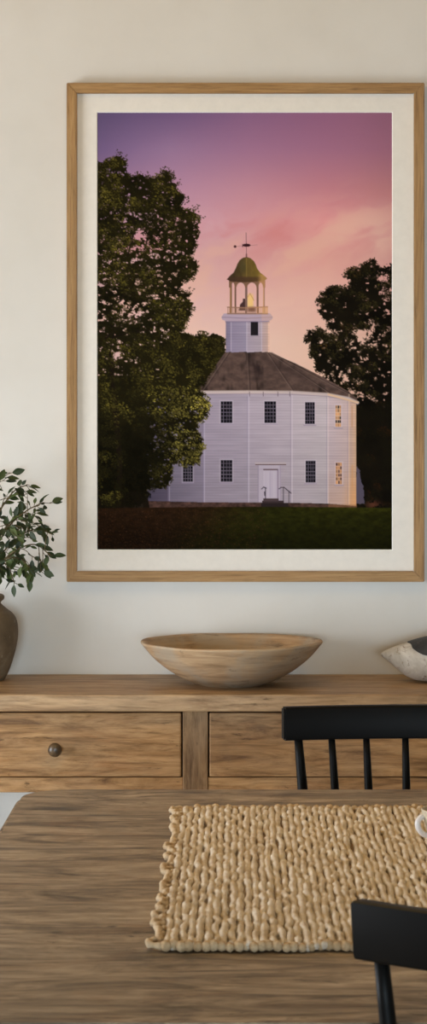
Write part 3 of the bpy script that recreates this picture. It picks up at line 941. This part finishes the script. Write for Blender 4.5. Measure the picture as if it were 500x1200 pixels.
def branch(path, label, nleaf, seed, tips=5, big=1.0):
    random.seed(seed)
    root = vc + Vector((0, 0, vz(700)))
    e = empty('leafy_branch', root, label, 'branch', 'leafy branches in the clay jug')
    world = [vc + Vector((random.uniform(-.02, .02), random.uniform(-.02, .02), .10)), vc + Vector((random.uniform(-.02, .02), random.uniform(-.02, .02), vz(697)))] + [P(*p) for p in path]
    pts = catmull([w - root for w in world], 9)
    sb = nb()
    n = len(pts)
    tube(sb, pts, [.0022 * (1 - .65 * i / n) + .0003 for i in range(n)], 7)
    lb = nb()
    tl = lb.verts.layers.float.new('tone')
    def put(p, d, up_bias):
        rv = Vector((random.gauss(0, 1), random.gauss(0, .5), random.gauss(0, 1)))
        dv = (d.normalized() * .75 + rv.normalized() * .75 + Vector((0, 0, -.12))).normalized()
        nr = Vector((random.gauss(0, .7), -1 + random.gauss(0, .5), .6 + random.gauss(0, .5)))
        L = random.uniform(.014, .028) * big
        # petiole
        q = p + dv * .007
        tube(sb, [p, q], [.0007, .0006], 5)
        y_abs = (q + dv * L + root).y
        if y_abs > WALL_Y - .012:
            dv.y = -abs(dv.y)
        leaf_mesh(lb, q, dv, nr, L, L * random.uniform(.38, .56), min(1, max(0, random.betavariate(1.3, 2.6) + (.18 if random.random() < .12 else 0))), tl)
    total = n - 12
    for k in range(nleaf):
        i = 11 + int((k + random.random()) / nleaf * total)
        i = min(i, n - 2)
        put(pts[i], pts[i + 1] - pts[i - 1], 0)
    for k in range(tips):
        i = random.randint(n // 2, n - 4)
        d = (pts[i + 1] - pts[i - 1]).normalized()
        side = Vector((random.gauss(0, 1), random.gauss(0, .35), random.gauss(0, 1))).normalized()
        end = pts[i] + (d * .6 + side * .8).normalized() * random.uniform(.03, .055)
        if (end + root).y > WALL_Y - .03:
            end.y = WALL_Y - .03 - root.y
        tw = catmull([pts[i], (pts[i] + end) / 2 + Vector((0, 0, .004)), end], 5)
        tube(sb, tw, [.0011 - .0006 * j / len(tw) for j in range(len(tw))], 5)
        for j in (3, 6, 9, 10):
            put(tw[j], tw[min(j + 1, 10)] - tw[j - 1], 0)
    put(pts[-1], pts[-1] - pts[-2], 0)
    build('stem', sb, M_stem, e, smooth=True)
    build('foliage', lb, M_leaf, e, smooth=True)
    return e

LB = [
    ([(-18, 660, 5.06), (-5, 610, 5.03), (14, 578, 5.03), (32, 568, 5.04)], 'second highest leafy branch in the clay jug, just below the tallest one', 22, 3),
    ([(-14, 664, 5.05), (8, 620, 5.0), (32, 598, 5.0), (46, 592, 5.0)], 'third leafy branch from the top of the bunch in the clay jug, arching right', 23, 5),
    ([(-12, 670, 5.06), (10, 640, 5.07), (34, 622, 5.08), (52, 622, 5.09)], 'leafy branch in the clay jug stretching level toward the picture frame at mid height', 22, 7),
    ([(-12, 674, 5.04), (14, 648, 4.98), (40, 638, 4.96), (59, 651, 4.96)], 'leafy branch in the clay jug whose drooping tip comes nearest the picture frame', 21, 9),
    ([(-16, 676, 5.05), (4, 656, 5.0), (24, 655, 4.97), (38, 670, 4.96)], 'leafy branch in the clay jug bending down to the right below the longest one', 22, 11),
    ([(-20, 678, 5.06), (-6, 660, 5.05), (8, 662, 5.04), (17, 683, 5.04)], 'lowest leafy branch, hanging just above the shoulder of the clay jug', 18, 13),
    ([(-26, 655, 5.06), (-22, 612, 5.06), (-13, 582, 5.07), (-3, 564, 5.08)], 'tallest leafy branch in the clay jug, topping the bunch at the left photo edge', 22, 15),
    ([(-20, 668, 5.03), (-4, 636, 4.96), (8, 616, 4.93), (20, 606, 4.92)], 'short leafy branch at the front centre of the bunch in the clay jug', 28, 21),
]
for (pth, lab, nl, sd) in LB:
    branch(pth, lab, nl, sd)
random.seed(8)

# carved bird decoy
DD = 5.035
ds = F / DD
dc = Vector(((552 - CX) / ds, DD, ZT))
dec = empty('bird_decoy', dc, 'whitewashed carved wooden decoy with a dark back and pointed tail on the console', 'decoy')
def decoy_body():
    bm = nb()
    # stations along x (m, relative to centre): top z, bottom z, half width, height of the widest line
    st = []
    for px, yt, yb, hw in ((446, 766.2, 769.4, .004), (450, 763.6, 772.4, .010), (456, 760.8, 777, .018), (463, 758.2, 783.2, .027), (471, 755.6, 790.6, .037), (480, 752.8, 796.2, .047), (492, 749.4, 799.2, .056), (508, 745.5, 800.0, .063), (530, 742.5, 800.2, .067), (560, 741, 800.2, .067), (590, 742, 799.4, .062), (615, 745, 795.5, .052), (632, 750, 790, .038), (643, 757, 783, .022), (648, 765, 775, .007)):
        st.append(((px - 552) / ds, CAMZ - (yt - CY) / ds - ZT, CAMZ - (yb - CY) / ds - ZT, hw))
    zmin = min(s[2] for s in st)
    n = 28
    rings = []
    for (x, zt, zb, hw) in st:
        zb -= zmin; zt -= zmin
        zm = zb + (zt - zb) * .52
        ring = []
        for k in range(n):
            a = 2 * math.pi * k / n
            c, s = math.cos(a), math.sin(a)
            c2 = math.copysign(abs(c) ** .9, c)
            z = zm + (zt - zm) * max(s, 0) ** .95 if s > 0 else zm - (zm - zb) * abs(s) ** .8
            ring.append(bm.verts.new((x, c2 * hw, z)))
        rings.append(ring)
    for a, b_ in zip(rings[:-1], rings[1:]):
        for k in range(n):
            f = bm.faces.new((a[k], a[(k + 1) % n], b_[(k + 1) % n], b_[k]))
    bm.faces.new(rings[0]); bm.faces.new(rings[-1][::-1])
    return bm, st, zmin
bm, st, zmin = decoy_body()
o = build('body', bm, M_dwhite, dec, smooth=True)
sd_ = o.modifiers.new('sub', 'SUBSURF'); sd_.levels = 1; sd_.render_levels = 1
# dark back: a cap that follows the upper body
bm = nb()
rings = []
for i, (x, zt, zb, hw) in enumerate(st):
    pass
import bisect
def body_at(x):
    xsn = [s[0] for s in st]
    i = min(max(bisect.bisect(xsn, x) - 1, 0), len(st) - 2)
    t = (x - xsn[i]) / (xsn[i + 1] - xsn[i])
    return [st[i][k] * (1 - t) + st[i + 1][k] * t for k in range(4)]
xa, xb = (476.5 - 552) / ds, (622 - 552) / ds
m = 26
for i in range(m + 1):
    u = i / m
    x = xa + (xb - xa) * u
    _, zt, zb, hw = body_at(x)
    zt -= zmin; zb -= zmin
    zm = zb + (zt - zb) * .52
    span = R(82) * (1 - abs(2 * u - 1) ** 6.0) ** .5 + .001
    ring = []
    for k in range(15):
        a = R(90) + span * (1 - 2 * k / 14)
        c, s = math.cos(a), math.sin(a)
        c2 = math.copysign(abs(c) ** .9, c)
        ring.append(bm.verts.new((x, c2 * (hw + .0014), zm + (zt + .0018 - zm) * max(s, 0) ** .95)))
    rings.append(ring)
for a, b_ in zip(rings[:-1], rings[1:]):
    for k in range(14):
        bm.faces.new((a[k], a[k + 1], b_[k + 1], b_[k]))
o = build('back_cap', bm, M_ddark, dec, smooth=True)
o['label'] = 'charcoal painted back'
# head and bill, beyond the photo edge
bm = nb()
hp = [(.135, 0, .075), (.150, 0, .10), (.158, 0, .125), (.172, 0, .142), (.195, 0, .146), (.213, 0, .140)]
tube(bm, catmull(hp, 5), [.030, .029, .0275, .026, .0245, .0235, .023, .0225, .0225, .0225, .0225, .0228, .023, .0235, .024, .0245, .025, .025, .0245, .0235, .022, .0195, .0165, .013, .010, .006], 20)
build('head', bm, M_ddark, dec, smooth=True)
bm = nb()
tube(bm, [(.212, 0, .139), (.24, 0, .134), (.27, 0, .128)], [.010, .0065, .0015], 12)
build('bill', bm, M_ddark, dec, smooth=True)

# ------------------------------------------------------------------ dining table
TZ = .765
tx0, tx1 = -.347, 1.02
ty0, ty1 = 2.327, 3.81
tcx, tcy = (tx0 + tx1) / 2, (ty0 + ty1) / 2
tab = empty('dining_table', (tcx, tcy, 0), 'weathered grey brown wooden dining table in the foreground', 'table')
def rounded_slab(x0, x1, y0, y1, z0, z1, rad, bev):
    bm = nb()
    vs_ = []
    for (cx, cy, a0) in ((x1 - rad, y1 - rad, 0), (x0 + rad, y1 - rad, 90), (x0 + rad, y0 + rad, 180), (x1 - rad, y0 + rad, 270)):
        for k in range(9):
            a = R(a0 + 90 * k / 8)
            vs_.append(bm.verts.new((cx + rad * math.cos(a), cy + rad * math.sin(a), z0)))
    f = bm.faces.new(vs_)
    r = bmesh.ops.extrude_face_region(bm, geom=[f])
    vv = [g for g in r['geom'] if isinstance(g, bmesh.types.BMVert)]
    bmesh.ops.translate(bm, verts=vv, vec=(0, 0, z1 - z0))
    es = [e for e in bm.edges if abs(e.verts[0].co.z - e.verts[1].co.z) < 1e-6]
    bmesh.ops.bevel(bm, geom=es, offset=bev, segments=4, affect='EDGES')
    return bm
bm = rounded_slab(tx0 - tcx, tx1 - tcx, ty0 - tcy, ty1 - tcy, TZ - .036, TZ, .085, .008)
build('tabletop', bm, table_x, tab, angle=40)
for sx in (-1, 1):
    for sy in (-1, 1):
        lx, ly = sx * ((tx1 - tx0) / 2 - .10), sy * ((ty1 - ty0) / 2 - .10)
        bm = nb()
        v = []
        for z, hw in ((0, .026), (.62, .038), (TZ - .036, .04)):
            v.append([bm.verts.new((lx + a * hw, ly + b_ * hw, z)) for a, b_ in ((-1, -1), (1, -1), (1, 1), (-1, 1))])
        for a, b_ in zip(v[:-1], v[1:]):
            for k in range(4):
                bm.faces.new((a[k], a[(k + 1) % 4], b_[(k + 1) % 4], b_[k]))
        bm.faces.new(v[0][::-1]); bm.faces.new(v[-1])
        bmesh.ops.bevel(bm, geom=bm.edges[:], offset=.004, segments=2, affect='EDGES')
        build('leg', bm, table_z, tab)
hx, hy = (tx1 - tx0) / 2 - .10, (ty1 - ty0) / 2 - .10
for s in (-1, 1):
    build('apron', bx(-hx + .03, hx - .03, s * hy - .012, s * hy + .012, TZ - .125, TZ - .036, .003), table_x, tab)
    build('apron', bx(s * hx - .012, s * hx + .012, -hy + .03, hy - .03, TZ - .125, TZ - .036, .003), table_x, tab)

# ------------------------------------------------------------------ braided jute runner
mx0, mx1, my0, my1 = -.091, .76, 2.645, 3.575
def twist_tube(bm, pts, rad, n, pitch, ph):
    """two-ply twisted cord along +y"""
    rings = []
    for p, r in zip(pts, rad):
        ring = []
        for k in range(n):
            a = 2 * math.pi * k / n
            rr = r * (.90 + .24 * abs(math.cos(a - math.pi * p[1] / pitch + ph)))
            ring.append(bm.verts.new((p[0] + rr * math.cos(a), p[1], p[2] + rr * math.sin(a))))
        rings.append(ring)
    for a, b_ in zip(rings[:-1], rings[1:]):
        for k in range(n):
            bm.faces.new((a[k], a[(k + 1) % n], b_[(k + 1) % n], b_[k]))
    bm.faces.new(rings[0][::-1]); bm.faces.new(rings[-1])
def runner():
    bm = nb()
    rs = .0092
    nr = int((mx1 - mx0 - .02) / rs)
    rnd = random.Random(5)
    # thin woven ground under the cords
    box(bm, mx0 + .008, mx1 - .008, my0 + .008, my1 - .008, TZ + .0004, TZ + .003)
    for f in bm.faces:
        f.material_index = 1
    for k in range(nr + 1):
        x = mx0 + .010 + k * rs
        seg = 300 if x < .45 else 60
        wv = [rnd.uniform(-1, 1) for _ in range(40)]
        rv = [rnd.uniform(0, 1) for _ in range(64)]
        hv = [rnd.uniform(-1, 1) for _ in range(40)]
        def nz(tab, u):
            a = u * (len(tab) - 1.001)
            i = int(a); f = a - i; f = f * f * (3 - 2 * f)
            return tab[i] * (1 - f) + tab[i + 1] * f
        pts, rad = [], []
        ya = my0 + rnd.uniform(-.004, .004); yb = my1 + rnd.uniform(-.003, .003)
        for j in range(seg + 1):
            u = j / seg
            y = ya + (yb - ya) * u
            endf = min(1, min(j, seg - j) / 2 + .55)
            pts.append((x + .0021 * nz(wv, u), y, TZ + .0062 + .0013 * nz(hv, u)))
            rad.append((.0033 + .0019 * nz(rv, u) + rnd.uniform(-.0004, .0004)) * endf)
        twist_tube(bm, pts, rad, 10 if x < .45 else 6, rnd.uniform(.010, .014), rnd.uniform(0, 6))
    # knotted turns along both short ends
    nf = len(bm.faces)
    for (yy, sg) in ((my0, 1), (my1, -1)):
        x = mx0 + .010
        while x < mx1:
            r_ = rnd.uniform(.0048, .0068)
            c = Vector((x, yy + sg * rnd.uniform(-.003, .005), TZ + r_ + .0004))
            d = Vector((rnd.uniform(-.5, .5), 1, rnd.uniform(-.1, .25))).normalized() * .006
            tube(bm, [c - d, c - d * .5, c + d * .5, c + d], [r_ * .45, r_ * .95, r_, r_ * .45], 8)
            x += rnd.uniform(.0075, .0105)
    bm.faces.ensure_lookup_table()
    for f in bm.faces[nf:]:
        f.material_index = 2
    return bm
rug = empty('jute_runner', (0, 0, 0), 'chunky braided natural jute runner laid on the dining table', 'table runner')
build('woven_field', runner(), [M_jute, M_ground, M_jute_end], rug, smooth=True)
def loops(side):
    bm = nb()
    rnd = random.Random(9 + side)
    y = my0 + .004
    xe = mx0 if side < 0 else mx1
    k = 0
    while y < my1 - .02:
        l = rnd.uniform(.022, .034)
        out = rnd.uniform(-.003, .010)
        s = -1 if side < 0 else 1
        pts = [(xe - s * .006, y - .003, TZ + .006), (xe + s * out * .7, y + l * .1, TZ + .0065), (xe + s * out, y + l * .5, TZ + .007), (xe + s * out * .6, y + l * .92, TZ + .0065), (xe - s * .006, y + l + .003, TZ + .006)]
        c = catmull(pts, 5)
        tube(bm, c, [.0040 + .0010 * math.sin(j * 1.3 + k) for j in range(len(c))], 8, up=(0, 0, 1))
        y += l * rnd.uniform(.86, 1.0)
        k += 1
    return bm
for s in (-1, 1):
    build('edge_loops', loops(s), M_jute_edge, rug, smooth=True)

# ------------------------------------------------------------------ cup at the right edge
UD = 3.2
us = F / UD
uc = Vector(((527 - CX) / us, UD, TZ + .0135))
cup = empty('stoneware_cup', uc, 'cream stoneware cup with a white handle on the jute runner', 'cup')
prof = [(0, .0), (.017, .0), (.019, .002), (.024, .010), (.032, .028), (.037, .045), (.0385, .053), (.0375, .0545), (.036, .053), (.034, .044), (.029, .028), (.020, .012), (0, .008)]
build('cup_body', lathe(nb(), densify(prof, 3), 48), M_cream, cup, smooth=True)
bm = nb()
hp = [(-.0330, -.004, .044), (-.039, -.008, .0445), (-.0440, -.010, .038), (-.0425, -.011, .029), (-.036, -.010, .022), (-.024, -.007, .019)]
c = catmull(hp, 6)
tube(bm, c, .0038, 12)
o = build('handle', bm, M_white, cup, smooth=True)
o['label'] = 'white glazed loop handle'

# ------------------------------------------------------------------ rod-back chairs
def chair(name_label, loc, rz, ztop, lean):
    """chair facing +y in its own frame: backrest at y<0 leaning to -y"""
    e = empty('dining_chair', loc, name_label, 'chair', 'black rod back dining chairs', rz)
    hw = .243                    # half width of the top rail
    sag = .03
    rh, th = .056, .021
    z1 = ztop; z0 = ztop - rh
    seat_z = .45
    yb = -.20                    # spindle feet
    def lean_y(z):
        return yb - (z - seat_z) * math.tan(lean)
    # curved top rail, ends wrap towards the sitter
    bm = nb()
    n = 28
    secs = []
    for i in range(n + 1):
        u = -1 + 2 * i / n
        x = u * hw
        yo = sag * u * u
        ang = math.atan2(2 * sag * u / hw, 1)
        ring = []
        ec = .0035
        prof = [(-th / 2, z0 + ec), (-th / 2 + ec * .3, z0 + ec * .3), (-th / 2 + ec, z0), (th / 2 - ec, z0), (th / 2 - ec * .3, z0 + ec * .3), (th / 2, z0 + ec), (th / 2, z1 - ec), (th / 2 - ec * .3, z1 - ec * .3), (th / 2 - ec, z1), (-th / 2 + ec, z1), (-th / 2 + ec * .3, z1 - ec * .3), (-th / 2, z1 - ec)]
        for (dy, z) in prof:
            ring.append(bm.verts.new((x - dy * math.sin(ang), lean_y(z) + yo + dy * math.cos(ang), z)))
        secs.append(ring)
    for a, b_ in zip(secs[:-1], secs[1:]):
        for k in range(12):
            bm.faces.new((a[k], a[(k + 1) % 12], b_[(k + 1) % 12], b_[k]))
    f1 = bm.faces.new(secs[0][::-1]); f2 = bm.faces.new(secs[-1])
    bmesh.ops.bevel(bm, geom=list(f1.edges) + list(f2.edges), offset=.003, segments=2, affect='EDGES')
    build('top_rail', bm, M_black, e, angle=45)
    # eight rods, the outer two set closer to their neighbours
    for xt in (-.217, -.160, -.1005, -.0335, .0335, .1005, .160, .217):
        u = xt / hw
        xb_ = xt * .86
        pts, rad = [], []
        for i in range(9):
            t = i / 8
            z = seat_z + .012 + (z0 + .008 - seat_z - .012) * t
            pts.append((xb_ + (xt - xb_) * t, lean_y(z) + sag * u * u * (.25 + .75 * t), z))
            rad.append(.0098 - .0042 * max(0, (t - .25) / .75) ** 1.0 if t > .25 else .0098)
        s = 1.25 if abs(xt) > .2 else 1.0
        build('spindle', tube(nb(), pts, [r_ * s for r_ in rad], 14), M_black, e, smooth=True)
    # seat
    bm = rounded_slab(-.225, .225, -.235, .205, seat_z - .02, seat_z + .016, .07, .010)
    build('seat', bm, M_black, e, angle=40)
    legs = {}
    for sx in (-1, 1):
        for sy in (-1, 1):
            top = Vector((sx * .165, sy * .15 - .01, seat_z - .012)); bot = Vector((sx * .215, sy * .205 - .01, 0))
            pts = [bot + (top - bot) * (i / 8) for i in range(9)]
            rad = [.011, .0135, .016, .018, .0185, .018, .017, .016, .015]
            build('leg', tube(nb(), pts, rad, 14), M_black, e, smooth=True)
            legs[(sx, sy)] = (bot, top)
    def on(k, z):
        b_, t_ = legs[k]
        return b_ + (t_ - b_) * (z / t_.z)
    for sx in (-1, 1):
        a, b_ = on((sx, -1), .19), on((sx, 1), .19)
        build('stretcher', tube(nb(), [a, (a + b_) / 2, b_], [.008, .0115, .008], 12), M_black, e, smooth=True)
    a = (on((-1, -1), .19) + on((-1, 1), .19)) / 2; b_ = (on((1, -1), .19) + on((1, 1), .19)) / 2
    build('stretcher', tube(nb(), [a, (a + b_) / 2, b_], [.008, .0115, .008], 12), M_black, e, smooth=True)
    return e
# far chair: faces the camera
LEAN = R(7)
zt_far = .866
off = .20 + (zt_far - .45) * math.tan(LEAN)
chair('black rod back chair between the dining table and the console', Vector(((498.5 - CX) * 4.06 / F, 4.085 - off, 0)), R(180), zt_far, LEAN)
# near chair: its back to the camera, turned a little
zt_near = .905
offn = .20 + (zt_near - .45) * math.tan(LEAN)
rzn = R(-26)
# left end of the rail in the chair's frame -> photo point (412, 1054) at depth 2.235
le = Vector((-.243, -offn + .03, 0)); le.rotate(Matrix.Rotation(rzn, 3, 'Z'))
pe = P(416, 1051, 2.24)
chair('black rod back chair nearest the camera, its back overlapping the jute runner', Vector((pe.x - le.x, pe.y - le.y, 0)), rzn, zt_near, LEAN)

# ------------------------------------------------------------------ light: daylight through the left window, plus added rear and warm fills
def area(name, loc, rot, sx, sy, power, color):
    l = bpy.data.lights.new(name, 'AREA')
    l.shape = 'RECTANGLE'; l.size = sx; l.size_y = sy
    l.energy = power; l.color = color
    o = bpy.data.objects.new(name, l)
    o.location = loc; o.rotation_euler = rot
    link(o)
    return o
area('window_daylight', (XL - .10, (WIN[0] + WIN[1]) / 2, (WIN[2] + WIN[3]) / 2), (0, R(-90), 0), WIN[3] - WIN[2], WIN[1] - WIN[0], 106, (.86, .925, 1.0))
ro = area('rear_fill_beam', ((hx0 + hx1) / 2 - .2, YB - .1, 1.0), (R(88.6), 0, R(0)), hx1 - hx0, 1.5, 22, (.72, .88, 1.0))  # added cool frontal fill behind the camera, narrowed to a beam
ro.data.spread = R(34)
l = bpy.data.lights.new('warm_top_fill', 'POINT')  # added warm fill without a fitting, tints the upper wall
l.energy = 12.5; l.color = (1.0, .61, .14); l.shadow_soft_size = .16
lo = link(bpy.data.objects.new('warm_top_fill', l)); lo.location = (-.15, 3.5, 2.5)
w = bpy.data.worlds.new('world')
scene.world = w
w.use_nodes = True
bg = w.node_tree.nodes['Background']
sky = w.node_tree.nodes.new('ShaderNodeTexSky')
sky.sky_type = 'HOSEK_WILKIE' if hasattr(sky, 'sky_type') else sky.sky_type
w.node_tree.links.new(sky.outputs[0], bg.inputs[0])
bg.inputs[1].default_value = .3

# ------------------------------------------------------------------ camera
cam = bpy.data.cameras.new('camera')
co = bpy.data.objects.new('camera', cam)
link(co)
co.location = (0, 0, CAMZ)
co.rotation_euler = (R(90), 0, 0)
cam.sensor_fit = 'VERTICAL'
cam.sensor_height = 36.0
cam.sensor_width = 15.0
cam.lens = F / 1200 * 36.0
cam.shift_x = -(CX - 250) / 1200
cam.shift_y = (CY - 600) / 1200
cam.clip_start = .05
cam.dof.use_dof = True
cam.dof.focus_distance = 4.7
cam.dof.aperture_fstop = 22
scene.camera = co

vsn = scene.view_settings
vsn.view_transform = 'Standard'
vsn.look = 'None'
vsn.gamma = 1.0
vsn.use_curve_mapping = False
vsn.exposure = -0.04
